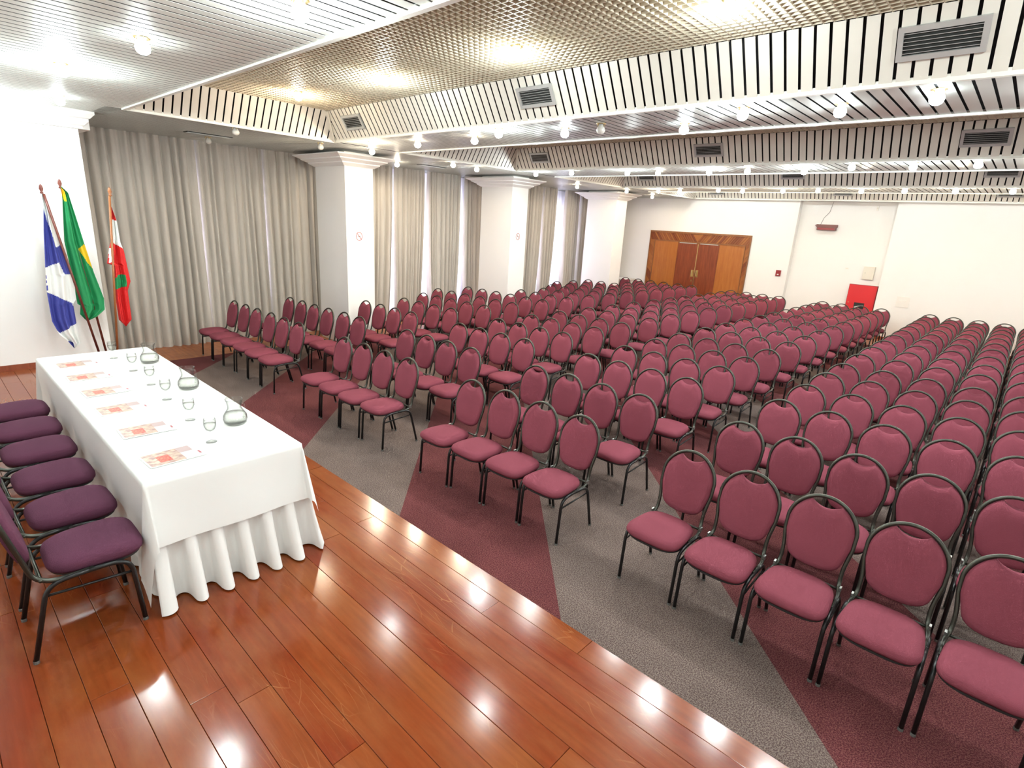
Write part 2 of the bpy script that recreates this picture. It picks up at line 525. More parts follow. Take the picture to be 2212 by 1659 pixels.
# pier behind the flags
pier = solid_wall('wall_stage_side', MB().box(WALL_L, PIER_X, WALL_S, 1.865, 0, 3.5), 'white wall face behind the flags at the left edge')
def mould_profile(z0):
    return [(0.0, z0), (.045, z0), (.045, z0 + .035), (.065, z0 + .045), (.11, z0 + .095), (.11, z0 + .125), (.13, z0 + .135), (.175, z0 + .185), (.175, z0 + .22), (0, z0 + .22)]
def moulding_strip(b, x, y0, y1, z0, ret=True):
    pr = mould_profile(z0)
    b.rings([[(x + d, y0 - (d if ret else 0) * 0, z) for d, z in pr], [(x + d, y1 + (d if ret else 0), z) for d, z in pr]])
mb = MB(); moulding_strip(mb, PIER_X, WALL_S, 1.865, 3.5)
mb.box(WALL_L, PIER_X, WALL_S, 2.0, 3.5, ZC)
pc = mb.build('pier_moulding', 'moulding', pier)
tag(MB().box(PIER_X, PIER_X + .018, WALL_S, 1.865, ZS, ZS + .075).build('baseboard_stage_side', 'baseboard'), 'dark red baseboard under the flag wall', None, None, 'structure')
# back wall: door part, shallow recess, right part
DX0, DX1, DZ = -10.38, -6.77, 2.63
b = MB()
RX0, RX1, RD = -5.53, -3.05, .22
b.box(WALL_L, DX0, WALL_B, WALL_B + RD, 0, ZT)
b.box(DX0, DX1, WALL_B, WALL_B + RD, DZ, ZT)
b.box(DX1, RX0, WALL_B, WALL_B + RD, 0, ZT)
solid_wall('wall_back', b, 'white back wall around the wooden door')
solid_wall('wall_recess', MB().box(RX0 - .1, RX1 + .1, WALL_B + RD, WALL_B + .5, 0, ZT), 'white recessed wall with the red fire cabinet')
solid_wall('wall_back_right', MB().box(RX1, WALL_R, WALL_B, WALL_B + RD, 0, ZT), 'white back wall right of the red fire cabinet')
solid_wall('wall_right', MB().box(WALL_R, WALL_R + .2, WALL_S, WALL_B + .6, 0, ZT + .3), 'white side wall opposite the curtains')
solid_wall('wall_stage', MB().box(WALL_L, WALL_R, WALL_S - .2, WALL_S, 0, ZT + .3), 'white wall behind the stage')
tag(MB().box(RX1, WALL_R, WALL_B - .018, WALL_B, 0, .08).box(DX1, RX0, WALL_B - .018, WALL_B, 0, .08).build('baseboard_back', 'baseboard'), 'dark baseboard along the back wall', None, None, 'structure')

# ================================================================ CEILING
roof = tag(MB().box(WALL_L - .2, WALL_R + .2, WALL_S - .2, WALL_B + .8, ZT + .3, ZT + .45).build('ceiling', 'black'), 'hidden slab above the slatted ceiling', None, None, 'structure')
PITCH_S, GAP = .107, .021
slat_cache = {}
def slat_mesh(w, L, m):
    key = (round(w, 4), round(L, 3), m)
    if key not in slat_cache:
        b = MB()
        b.box(0, w, 0, L, 0, .0015)
        slat_cache[key] = b.mesh('ceiling_slat', m)
    return slat_cache[key]
def slatted(name, label, x0, x1, y0, y1, m, joined=False):
    """slats running along Y, dark backing above"""
    p = tag(MB().box(x0, x1, y0, y1, ZC + .03, ZC + .05).build(name, 'black'), label, None, None, 'structure')
    n = int((x1 - x0) / PITCH_S)
    jb = MB()
    for i in range(n + 1):
        xa = x0 + i * PITCH_S
        w = min(PITCH_S - GAP, x1 - xa)
        if w < .02: continue
        if joined:
            jb.box(xa, xa + w, y0, y1, ZC, ZC + .0015)
        else:
            link('ceiling_slat', slat_mesh(w, y1 - y0, m), p, (xa, y0, ZC))
    if joined:
        tag(jb.build('slats', m, p), kind='stuff')
    return p
XS1 = 2.4
slatted('ceiling_stage', 'slatted ceiling above the stage', PIER_X, XS1, WALL_S, TROUGHS[0][0] - .02, 'ceil_white')
slatted('ceiling_side', 'slatted metal ceiling strip along the curtains', WALL_L, TX - .02, 2.0, WALL_B, 'ceil_slat')
BEAMS = [(TROUGHS[i][1] + .02, TROUGHS[i + 1][0] - .02) for i in range(3)]
for i, (a, c) in enumerate(BEAMS):
    slatted('ceiling_beam', 'slatted metal ceiling beam, %s from the stage' % ORD[i], TX + .02, XS1, a, c, 'ceil_slat', joined=(i == 2))
# unseen right part of the ceiling
tag(MB().box(XS1, WALL_R, WALL_S, WALL_B, ZC, ZC + .05).build('ceiling_right', 'ceil_white'), 'plain white ceiling at the far right side', None, None, 'structure')

def fascia(name, label, p0, p1, inward, joined=False, skip=()):
    """sloping slatted band from the lower edge p0-p1 (2d), leaning towards `inward`, with mitred ends"""
    p0, p1, inw = Vector((*p0, 0)), Vector((*p1, 0)), Vector((*inward, 0))
    L = (p1 - p0).length; d = (p1 - p0) / L
    upv = inw * SLOPE + Vector((0, 0, ZT - ZC))
    nrm = d.cross(upv).normalized()
    if nrm.dot(inw) < 0: nrm = -nrm
    base = Vector((0, 0, ZC))
    def P(s, t, off=0.0): return p0 + d * s + base + upv * t + nrm * off
    back = MB().hexa([P(0, 0, -.05), P(L, 0, -.05), P(L, 0, -.035), P(0, 0, -.035), P(0, 1, -.05), P(L, 1, -.05), P(L, 1, -.035), P(0, 1, -.035)])
    o = tag(back.build(name, 'black'), label, None, None, 'structure')
    w = PITCH_S - .022
    n = int(L / PITCH_S)
    jb = MB()
    proto = None
    for i in range(n + 1):
        s = i * PITCH_S
        if s + w > L: break
        # mitre: cut the slat where the hip line passes
        t0 = 0.0
        def hip(ss):
            return 0.0
        top0 = 1.0
        lim = min(s + w / 2, 1e9)
        tmax = 1.0
        if lim < SLOPE: tmax = max(.06, lim / SLOPE)
        if L - lim < SLOPE: tmax = max(.06, (L - lim) / SLOPE)
        pts = [P(s, 0, -.004), P(s + w, 0, -.004), P(s + w, 0, 0), P(s, 0, 0), P(s, tmax, -.004), P(s + w, tmax, -.004), P(s + w, tmax, 0), P(s, tmax, 0)]
        if joined:
            jb.hexa(pts)
        elif tmax < 1:
            MB().hexa(pts).build('fascia_slat', 'fascia', o)
        else:
            if proto is None:
                proto = (MB().hexa([q - (p0 + d * s) for q in pts]).mesh('fascia_slat', 'fascia'))
            link('fascia_slat', proto, o, p0 + d * s)
    if joined:
        tag(jb.build('slats', 'fascia', o), kind='stuff')
    return o
tn = 0
for i, (a, c) in enumerate(TROUGHS):
    nm = ORD[i]
    fascia('trim_%d' % (4 * i + 1), 'cream slatted far side of the %s ceiling trough' % nm, (TX, c), (XS1, c), (0, -1), joined=(i == 3))
    fascia('trim_%d' % (4 * i + 2), 'cream slatted left end of the %s ceiling trough' % nm, (TX, a), (TX, c), (1, 0), joined=(i >= 2))
    fascia('trim_%d' % (4 * i + 3), 'cream slatted near side of the %s ceiling trough' % nm, (TX, a), (XS1, a), (0, 1), joined=True)
    e = MB()
    e.box(TX - .035, XS1, c - .006, c + .035, ZC - .018, ZC + .03)
    e.box(TX - .035, XS1, a - .035, a + .006, ZC - .018, ZC + .03)
    e.box(TX - .035, TX + .006, a, c, ZC - .018, ZC + .03)
    tag(e.build('trim_%d' % (4 * i + 4), 'edge'), 'pale edge trim around the %s ceiling trough' % nm, None, None, 'structure')
    for yy, sg in ((c, -1), (a, 1)):
        hp = MB()
        p0, p1 = Vector((TX, yy, ZC)), Vector((TX + SLOPE, yy + sg * SLOPE, ZT))
        dd = Vector((.035, 0, 0)); ee = Vector((0, sg * .035, 0)); nn = Vector((.004, sg * .004, -.004))
        hp.prism([p0, p0 + dd, p1 + dd, p1], nn, nn * 3).prism([p0, p0 + ee, p1 + ee, p1], nn, nn * 3)
        hp.build('hip_strip', 'fascia', bpy.data.objects['trim_%d' % (4 * i + 2)])
    # open grid panel inside the trough
    g = tag(MB().box(TX, XS1, a, c, ZT + .16, ZT + .18).build('ceiling_grid', 'grid_back'), 'beige open grid ceiling inside the %s trough' % nm, None, None, 'structure')
    gb = MB()
    if i < 2:
        x = TX + SLOPE
        while x < XS1:
            gb.box(x, x + .006, a + SLOPE - .03, c - SLOPE + .03, ZT, ZT + .055); x += .0715
        yy = a + SLOPE
        while yy < c - SLOPE + .02:
            gb.box(TX + SLOPE - .03, XS1, yy, yy + .006, ZT, ZT + .055); yy += .0665
        tag(gb.build('grid_cells', 'grid', g), kind='stuff')
    else:
        MB().box(TX + SLOPE, XS1, a + SLOPE, c - SLOPE, ZT, ZT + .03).build('grid_panel', 'grid', g)
# end walls of the troughs on the right
# ---------------------------------------------------------------- air vents on the far fascias
def vent(loc, label, scale=1.0):
    t = thing('air_vent', label, 'vent', loc, 0, 'air vents on the ceiling troughs')
    ang = -math.atan2(SLOPE, ZT - ZC)
    t.rotation_euler = (-ang, 0, 0)
    W, H = .50, .215
    fr = MB()
    f = .035
    fr.box(-W / 2, W / 2, -.022, 0, -H / 2, -H / 2 + f).box(-W / 2, W / 2, -.022, 0, H / 2 - f, H / 2)
    fr.box(-W / 2, -W / 2 + f, -.022, 0, -H / 2 + f, H / 2 - f).box(W / 2 - f, W / 2, -.022, 0, -H / 2 + f, H / 2 - f)
    fr.build('frame', 'vent', t)
    MB().box(-W / 2 + f, W / 2 - f, -.005, 0, -H / 2 + f, H / 2 - f).build('backing', 'vent_dark', t)
    for k in range(6):
        z = -H / 2 + f + (k + .5) * (H - 2 * f) / 6
        MB().hexa([(-W / 2 + f, -.021, z + .0005), (W / 2 - f, -.021, z + .0005), (W / 2 - f, -.006, z - .004), (-W / 2 + f, -.006, z - .004),
                   (-W / 2 + f, -.021, z + .0045), (W / 2 - f, -.021, z + .0045), (W / 2 - f, -.006, z - .001), (-W / 2 + f, -.006, z - .001)]).build('louvre', 'vent', t)
    return t
vp = None
for i, (a, c) in enumerate(TROUGHS):
    for k, x in enumerate((-8.05, -4.38, -0.80)):
        zc = ZC + .22 if i != 2 else ZC + .26
        t = (zc - ZC) / (ZT - ZC)
        y = c - SLOPE * t - .002
        lab = 'metal louvre vent on the %s ceiling trough, %s' % (ORD[i], ('at its left end', 'in its middle', 'at its right end')[k])
        if vp is None:
            vp = vent((x, y, zc), lab)
        else:
            o = copy_tree(vp); o.location = (x, y, zc); o['label'] = lab

def ceiling_vent(x, y, label):
    t = thing('ceiling_vent', label, 'vent', (x, y, ZC), 0, 'long vents in the side ceiling')
    MB().box(-.10, .10, -.35, .35, -.006, .0).build('frame', 'vent_dark', t)
    MB().box(-.085, .085, -.335, .335, -.0095, -.008).build('backing', 'vent_dark', t)
    for k in range(3):
        MB().box(-.065 + k * .055, -.045 + k * .055, -.335, .335, -.013, -.0095).build('louvre', 'vent', t)
ceiling_vent(-10.4, 3.72, 'long dark vent in the ceiling strip above the first curtains')
ceiling_vent(-10.35, 8.35, 'long dark vent in the ceiling strip right of the nearest column')

# ================================================================ COLUMNS
def column(y0, y1, label):
    t = thing('column', label, 'column', (-10.45, (y0 + y1) / 2, 0), 0, 'white columns along the curtains', 'structure')
    hx, hy = .55, (y1 - y0) / 2
    MB().box(-hx, hx, -hy, hy, 0, ZC - .002).build('shaft', 'column', t)
    for d0, d1, z0, z1 in ((.02, .10, 3.465, 3.535), (.11, .205, 3.535, 3.60), (.215, .315, 3.60, 3.665)):
        def R(d, z): return [(-hx - d, -hy - d, z), (hx + d, -hy - d, z), (hx + d, hy + d, z), (-hx - d, hy + d, z)]
        MB().rings([R(d0, z0), R(d1, z1 - .02), R(d1, z1)]).build('capital_moulding', 'moulding', t)
    return t
for i, (a, c) in enumerate(COLS_Y):
    column(a, c, ['white square column nearest the stage with a stepped capital', 'white square column second from the stage between curtains', 'white square column farthest from the stage near the back wall'][i])
def no_smoking(loc, label):
    t = thing('no_smoking_sign', label, 'sign', loc, 0, 'no smoking stickers')
    n = 28
    MB().rings([[(0, .072 * math.cos(2 * math.pi * k / n), .085 * math.sin(2 * math.pi * k / n)) for k in range(n)], [(.002, .072 * math.cos(2 * math.pi * k / n), .085 * math.sin(2 * math.pi * k / n)) for k in range(n)]]).build('disc', 'sign_white', t)
    rb = MB()
    def rg(r1, x): return [(x, r1 * math.cos(2 * math.pi * k / n), r1 * 1.17 * math.sin(2 * math.pi * k / n)) for k in range(n)]
    rb.rings([rg(.072, .002), rg(.072, .004), rg(.062, .004), rg(.062, .002)], False, False).build('ring', 'sign_red', t)
    MB().hexa([(.002, -.048, .05), (.002, -.04, .058), (.0045, -.04, .058), (.0045, -.048, .05), (.002, .04, -.058), (.002, .048, -.05), (.0045, .048, -.05), (.0045, .04, -.058)]).build('slash', 'sign_red', t)
    MB().box(.002, .003, -.03, .03, -.006, .006).build('cigarette', 'sign_dark', t)
    return t
ns = no_smoking((-9.899, 6.18, 2.18), 'round no smoking sticker on the column nearest the stage')
o = copy_tree(ns); o.location = (-9.899, 10.84, 2.27); o['label'] = 'round no smoking sticker on the second column from the stage'

# ================================================================ CURTAINS
def curtain(x, y0, y1, label, seed, flare0=0.0, flare1=0.0, z0=.0, z1=3.738):
    r = random.Random(seed)
    L = y1 - y0
    n = max(24, int(L / .011)); nz = 8
    # irregular pleats
    nodes = [0.0]; amps = []
    while nodes[-1] < L:
        nodes.append(nodes[-1] + r.uniform(.07, .20)); amps.append(r.uniform(.08, .2))
    amps.append(.06)
    b = MB(); rows = []
    ph = [r.uniform(-.02, .02) for _ in range(len(nodes) + 1)]
    for j in range(nz + 1):
        tz = j / nz; z = z0 + (z1 - z0) * tz
        row = []
        low = 1 - tz
        ya = y0 + flare0 * low * low; yb = y1 - flare1 * low * low
        for i in range(n + 1):
            s = i / n * L
            k = 0
            while k + 1 < len(nodes) and nodes[k + 1] < s: k += 1
            u = (s - nodes[k]) / (nodes[k + 1] - nodes[k])
            a = amps[k] * (.45 + .55 * low ** .6)
            dx = a * (max(0, math.sin(math.pi * u)) ** .6 - .6) + ph[k] * low * .5
            tight = .012 * math.sin(s * 61 + seed) * tz ** 6
            row.append((x + dx + tight, ya + (yb - ya) * i / n + .012 * math.sin(s * 9 + z * 1.3 + seed) * low, z))
        rows.append(row)
    b.rings(rows, False, False, False)
    o = b.build('curtain', 'curtain', None, True)
    return tag(o, label, 'curtain', 'taupe floor length curtains')
XC = -11.62
cdefs = [(1.2, 3.885, .0, .0, 'first taupe curtain from the flags, hanging beside the white wall'),
         (3.89, 5.095, .0, .0, 'second taupe curtain from the flags, narrow, behind the first row of chairs'),
         (5.10, 6.6, .0, .0, 'third taupe curtain from the flags, partly behind the nearest column'),
         (6.7, 8.20, .0, .16, 'taupe curtain just right of the nearest column'),
         (8.24, 9.14, .02, .16, 'narrow taupe curtain in the middle of the second window bay'),
         (9.26, 10.38, .12, .12, 'taupe curtain left of the second column, with a bright gap beside it'),
         (10.52, 11.4, .12, .0, 'taupe curtain partly hidden behind the second column'),
         (11.5, 13.75, .0, .10, 'taupe curtain right of the second column'),
         (13.80, 14.45, .08, .18, 'narrow taupe curtain beside the widest bright window gap'),
         (14.95, 15.7, .1, .0, 'taupe curtain just left of the third column'),
         (15.8, 17.65, .0, .05, 'taupe curtain between the third column and the back wall'),
         (17.85, 18.47, .04, .0, 'narrow taupe curtain in the far corner at the back wall')]
for k, (a, c, f0, f1, lab) in enumerate(cdefs):
    curtain(XC, a, c, lab, k + 3, f0, f1)
# white sheers right behind the gaps
def sheer(y0, y1, label, seed):
    b = MB(); rows = []
    n = int((y1 - y0) / .03)
    for z in (-.002, 1.2, 2.4, 3.70):
        rows.append([(-11.95 + .03 * math.sin(i * 1.1 + seed), y0 + (y1 - y0) * i / n, z) for i in range(n + 1)])
    b.rings(rows, False, False, False)
    tag(b.build('sheer_curtain', 'sheer', None, True), label, 'curtain', 'white sheer curtains')
sheer(2.3, 5.7, 'white sheer curtain glimpsed behind the curtains nearest the flags', 1)
sheer(6.9, 10.8, 'white sheer curtain glowing behind the gaps of the second window bay', 2)
sheer(11.5, 15.4, 'white sheer curtain glowing behind the gaps right of the second column', 3)
sheer(16.0, 18.3, 'white sheer curtain beside the back wall', 4)
tag(MB().box(-11.35, -10.75, 17.6, 18.4, 0, .82).box(-11.38, -10.7, 17.55, 18.44, .82, .86).build('low_cabinet', 'plate'), 'low white cabinet top between the last column and the back wall', 'cabinet')

# ================================================================ DOOR
YB = WALL_B
door = tag(link('door_1', None, None, (0, 0, 0)), 'double wooden door with chevron casing in the back wall', None, None, 'structure')
IX0, IX1, IZ = -10.16, -6.94, 2.29
cx = (DX0 + DX1) / 2
MB().box(DX0, DX1, YB - .012, YB + .2, 0, DZ - .02).box(DX0, DX1, YB + .2, YB + .24, 0, DZ - .02).build('door_backing', 'trim_wood', door)
def strip(poly, m='casing', d=.012):
    if len(poly) < 3: return
    MB().prism([(x, YB, z) for x, z in poly], (0, -.012 - d, 0), (0, -.012, 0)).build('casing_strip', m, door)
# chevron strips: top band
step = .082
def band_top():
    z0, z1 = IZ + .03, DZ - .06
    for side in (-1, 1):
        x = 0.0
        half = (DX1 - DX0) / 2
        while x < half + .3:
            sl = (z1 - z0) * .75
            pts = [(cx + side * x - side * sl * 0, z0), (cx + side * (x + step - .006), z0), (cx + side * (x + step - .006 - 0) + side * sl, z1), (cx + side * x + side * sl, z1)]
            if side == 1: pts = [(p[0], p[1]) for p in pts]
            pts = clip(pts, lambda p: p[0] - DX0 - .03); pts = clip(pts, lambda p: DX1 - .03 - p[0]) if len(pts) > 2 else pts
            if side == -1: pts = pts[::-1]
            strip(pts)
            x += step
    # middle wedge
    strip([(cx, z0), (cx + (z1 - z0) * .75, z1), (cx - (z1 - z0) * .75, z1)])
band_top()
for side in (-1, 1):
    xa, xb = (DX0 + .03, IX0 - .025) if side < 0 else (IX1 + .025, DX1 - .03)
    z = .1
    while z < IZ + .1:
        dz = (xb - xa) * 1.1
        if side < 0: pts = [(xa, z + dz), (xb, z), (xb, z + .14), (xa, z + .14 + dz)]
        else: pts = [(xa, z), (xb, z + dz), (xb, z + .14 + dz), (xa, z + .14)]
        pts = clip(pts, lambda p: IZ + .02 - p[1])
        strip(pts)
        z += .147
MB().box(DX0, DX1, YB - .05, YB, DZ - .055, DZ).build('top_rail', 'trim_wood', door)
MB().box(DX0, DX0 + .028, YB - .045, YB, 0, DZ - .055).build('edge_rail', 'trim_wood', door)
MB().box(DX1 - .028, DX1, YB - .045, YB, 0, DZ - .055).build('edge_rail', 'trim_wood', door)
MB().box(IX0 - .022, IX1 + .022, YB - .04, YB, IZ - .01, IZ + .025).build('inner_rail', 'trim_wood', door)
MB().box(IX0 - .022, IX0, YB - .04, YB, 0, IZ - .01).build('inner_rail', 'trim_wood', door)
MB().box(IX1, IX1 + .022, YB - .04, YB, 0, IZ - .01).build('inner_rail', 'trim_wood', door)
MB().box(IX0, -9.27, YB - .02, YB - .012, 0, IZ - .01).build('side_panel', 'door_light', door)
MB().box(-7.77, IX1, YB - .02, YB - .012, 0, IZ - .01).build('side_panel', 'door_light', door)
for xa, xb in ((-9.26, -8.535), (-8.505, -7.78)):
    lf = MB().box(xa, xb, YB - .019, YB - .012, .01, 2.245).build('door_leaf', 'door_dark', door)
    hx = xb - .07 if xa < -9 else xa + .07
    MB().box(hx - .045, hx + .045, YB - .026, YB - .019, 1.15, 1.38).build('handle_plate', 'brass', lf)
    MB().tube(smooth_path([(hx, YB - .026, 1.18), (hx, YB - .075, 1.18), (hx, YB - .075, 1.36), (hx, YB - .026, 1.36)], .02), .011).build('handle', 'brass', lf)
    MB().box(xa + .05, xb - .05, YB - .027, YB - .012, 2.252, 2.275).build('closer_rail', 'vent', lf)
MB().box(-8.533, -8.507, YB - .028, YB - .012, .01, 2.245).build('meeting_strip', 'brass', door)
MB().box(-8.62, -8.585, YB - .026, YB - .019, .98, 1.05).build('lock', 'brass', door)

# ================================================================ THINGS ON THE BACK WALL
YR = WALL_B + RD
t = thing('fire_alarm_box', 'small dark red fire alarm box beside the door', 'alarm', (-5.78, YB, 1.55))
MB().box(-.07, .07, -.045, 0, -.09, .09).build('body', 'dark_red', t)
MB().box(-.025, .025, -.05, -.045, -.055, -.02).build('button', 'plate', t)
t = thing('wall_lamp', 'long brown wall box with a thin wire above it', 'lamp', (-4.72, YR, 3.0))
MB().box(-.27, .27, -.16, 0, -.02, .06).build('lid', 'brown_box', t)
MB().box(-.25, .25, -.15, 0, -.1, -.02).build('body', 'brown_box', t)
MB().box(-.22, .22, -.155, -.15, -.085, -.035).build('grille', 'dark_red', t)
MB().box(-.33, -.27, -.06, -.03, .02, .04).build('bracket', 'brown_box', t)
MB().tube([(-.2, -.01, .06), (-.14, -.01, .25), (-.02, -.008, .42), (.03, -.008, .70)], .005, 6).build('wire', 'sign_dark', t)
t = thing('electrical_panel', 'small off-white wall box above the red fire cabinet', 'panel', (-3.40, YR, 1.78))
MB().box(-.135, .135, -.09, 0, -.18, .18).build('body', 'offwhite', t)
MB().box(-.125, .125, -.097, -.09, -.17, .17).build('door', 'offwhite', t)
MB().lathe([(.0, -.004), (.012, -.004), (.012, .004), (0, .004)], 10, (-.08, -.1, 0)).build('knob', 'sign_dark', t)
t = thing('fire_hose_cabinet', 'red fire hose cabinet with a small window on back wall', 'cabinet', (-3.44, YR, 0.95))
W2, H2 = .36, .49
MB().box(-W2, W2, -.10, 0, -H2, H2).build('body', 'dark_red', t)
dr = MB().box(-W2 + .012, W2 - .012, -.115, -.10, -.02, H2 - .012).box(-W2 + .012, W2 - .012, -.115, -.10, -H2 + .012, -.22).box(-W2 + .012, -.14, -.115, -.10, -.22, -.02).box(.12, W2 - .012, -.115, -.10, -.22, -.02).build('door', 'red_box', t)
MB().box(-.14, .12, -.108, -.10, -.22, -.02).build('window', 'vent_dark', dr)
MB().tube([(-.12, -.112, -.16), (-.02, -.112, -.12), (.1, -.112, -.1)], .014, 8).build('hose', 'vent', dr)
MB().lathe([(0, -.012), (.018, -.012), (.018, .012), (0, .012)], 12, (-.29, -.12, -.03)).build('knob', 'brass', dr)
t = thing('wall_plate', 'square white cover plate on the wall right of the fire cabinet', 'plate', (-2.41, YB, 1.10))
MB().box(-.15, .15, -.018, 0, -.145, .145).build('cover', 'plate', t)
MB().box(-.075, .075, -.028, -.018, -.03, .05).build('socket_block', 'plate', t)
t = thing('wall_socket', 'tiny white wall socket left of the off-white box', 'socket', (-3.98, YR, 1.86))
MB().box(-.05, .05, -.012, 0, -.025, .025).build('cover', 'plate', t)
MB().box(-.02, .02, -.016, -.012, -.01, .01).build('insert', 'offwhite', t)
t = thing('thermostat', 'small white sensor box below the recess ceiling', 'sensor', (-3.55, YR, 3.55))
MB().box(-.025, .025, -.03, 0, -.07, .07).build('body', 'plate', t)
MB().box(-.015, .015, -.036, -.03, -.02, .02).build('cover', 'offwhite', t)

# ================================================================ CHAIRS
def chair_meshes():
    R = {}
    # seat cushion
    b = MB(); n = 40
    def ring(hx, y0, y1, z, e=3.0, bow=0.0):
        cy, hy = (y0 + y1) / 2, (y1 - y0) / 2
        out = []
        for k in range(n):
            a = 2 * math.pi * k / n; c, s = math.cos(a), math.sin(a)
            x = hx * math.copysign(abs(c) ** (2 / e), c); y = cy + hy * math.copysign(abs(s) ** (2 / e), s)
            x *= .97 - .075 * (y - cy) / hy          # wider in front
            out.append((x, y, z))
        return out
    b.rings([ring(.180, -.262, .090, .422, 3.6), ring(.203, -.29, .120, .428, 3.8), ring(.213, -.303, .130, .446, 4.0), ring(.213, -.303, .130, .464, 4.0),
             ring(.207, -.296, .124, .482, 3.8), ring(.190, -.275, .106, .497, 3.4), ring(.155, -.232, .066, .508, 3.0), ring(.08, -.15, -.01, .515, 2.5)])
    R['seat'] = b.mesh('seat', 'fabric', True)
    b = MB(); b.rings([ring(.19, -.275, .10, .410), ring(.208, -.295, .12, .414), ring(.208, -.295, .12, .428)])
    R['seat_pan'] = b.mesh('seat_pan', 'pan', False)
    # backrest outline in (x, z)
    zc, rx, rz = .765, .197, .197
    pts = []
    a0 = math.radians(62)
    for k in range(13):                       # right arch
        a = a0 * k / 12
        pts.append((rx * math.cos(a), zc + rz * math.sin(a)))
    xs, zs = pts[-1]
    for k in range(1, 10):                    # scooped top
        u = k / 10
        pts.append((xs * (1 - 2 * u), zs - .036 * math.sin(math.pi * u) ** .8))
    for k in range(13):
        a = math.pi - a0 + a0 * k / 12
        pts.append((rx * math.cos(a), zc + rz * math.sin(a)))
    pts.append((-rx, zc - .07))
    for k in range(12):                       # lower curve
        a = math.pi + math.pi * (k + .5) / 12
        c, s = math.cos(a), math.sin(a)
        pts.append((.172 * math.copysign(abs(c) ** .72, c), .615 + .108 * math.copysign(abs(s) ** .9, s)))
    pts.append((rx, zc - .07))
    def lean(z): return .185 + (z - .44) * .235
    mz = .71
    def bring(sc_, off): return [(x * sc_, lean(mz + (z - mz) * sc_) + off, mz + (z - mz) * sc_) for x, z in pts]
    b = MB()
    b.rings([bring(.55, -.036), bring(.80, -.033), bring(.94, -.024), bring(1.0, -.006), bring(1.0, .008), bring(.95, .022), bring(.80, .028), bring(.5, .03)])
    b.f = [tuple(reversed(f)) for f in b.f]
    R['backrest'] = b.mesh('backrest', 'fabric', True)
    # back frame : rail, upright, arch, upright, rail
    side = [(.205, -.05, .428), (.205, .12, .425), (.184, .192, .462), (.183, lean(.56), .56), (.205, lean(.70), .70)]
    path = smooth_path(side, .05)
    arch = []
    for k in range(1, 24):
        a = math.pi * k / 24
        arch.append((.208 * math.cos(a), lean(.767 + .210 * math.sin(a)), .767 + .210 * math.sin(a)))
    left = [(-p[0], p[1], p[2]) for p in reversed(path)]
    b = MB().tube(list(path) + arch + left, .0125, 8)
    b.tube([(-.205, .165, .445), (.205, .165, .445)], .009, 6)
    R['back_frame'] = b.mesh('back_frame', 'frame', True)
    # legs
    for sx, nm in ((1, 'R'), (-1, 'L')):
        fr = smooth_path([(sx * .213, -.24, .012), (sx * .213, -.215, .385), (sx * .213, -.15, .423), (sx * .213, -.03, .426)], .06)
        R['lf' + nm] = MB().tube(fr, .0125, 8).mesh('leg', 'leg', True)
        rr = smooth_path([(sx * .213, .245, .012), (sx * .213, .155, .385), (sx * .213, .10, .424), (sx * .213, -.03, .426)], .05)
        R['lr' + nm] = MB().tube(rr, .0125, 8).mesh('leg', 'leg', True)
        R['st' + nm] = MB().tube([(sx * .213, -.213, .335), (sx * .213, .158, .36)], .007, 6).mesh('stretcher', 'leg', True)
        R['gf' + nm] = MB().lathe([(0, 0), (.014, 0), (.014, .014), (.0125, .018)], 10, (sx * .213, -.24, 0)).mesh('glide', 'rubber')
        R['gr' + nm] = MB().lathe([(0, 0), (.014, 0), (.014, .014), (.0125, .018)], 10, (sx * .213, .245, 0)).mesh('glide', 'rubber')
    for sx, nm in ((1, 'R'), (-1, 'L')):
        R['br' + nm] = MB().box(sx * .203 - .006, sx * .203 + .006, .14, .175, .436, .468).mesh('link_bracket', 'chrome')
    return R
CM = chair_meshes()
CM_SHADED = dict(CM)
for k in ('seat', 'backrest'):
    CM_SHADED[k] = CM[k].copy(); CM_SHADED[k].materials.clear(); CM_SHADED[k].materials.append(M['fabric_shaded'])
crng = random.Random(5)
def chair(x, y, z, rz, label, group, R=CM, near=True):
    t = thing('stacking_chair', label, 'chair', (x, y, z), rz, group)
    for nm, k in (('seat', 'seat'), ('seat_pan', 'seat_pan'), ('backrest', 'backrest'), ('back_frame', 'back_frame')):
        link(nm, R[k], t)
    for s in 'RL':
        for e in 'fr':
            lg = link('leg', R['l' + e + s], t)
            if near: link('glide', R['g' + e + s], lg)
        if near:
            link('stretcher', R['st' + s], t)
            if z == 0: link('link_bracket', R['br' + s], t)
    return t
ROW_TOP = [3.896, 4.933, 5.996, 6.918, 7.798, 8.645, 9.640, 10.55, 11.46, 12.38, 13.26, 14.08, 14.89, 15.68, 16.42, 17.15]
TOPY = .31
BL = {'A': (-10.39, .494, 6, 'the block beside the curtains'), 'B': (-6.63, .476, 4, 'the block left of the centre aisle'), 'C': (-4.047, .473, 4, 'the block right of the centre aisle'), 'D': (-1.585, .476, 5, 'the block at the right edge')}
A_START = {3: 2, 4: 2, 5: 1, 8: 2, 9: 2, 10: 1, 14: 2, 15: 2}
for bk, (x0, sp, nc, bname) in BL.items():
    for j in range(16):
        for i in range(nc):
            if bk == 'A' and i < A_START.get(j + 1, 0): continue
            lab = 'maroon padded chair, %s row, %s from left in %s' % (ORD[j], ORD[i], bname)
            chair(x0 + sp * i + crng.uniform(-.003, .003), ROW_TOP[j] - TOPY + crng.uniform(-.012, .012), 0, math.radians(crng.uniform(-.5, .5)), lab, 'maroon audience chairs in rows', CM, j < 8)
SX = [-3.48, -4.03, -4.60, -5.17, -5.73, -6.30]
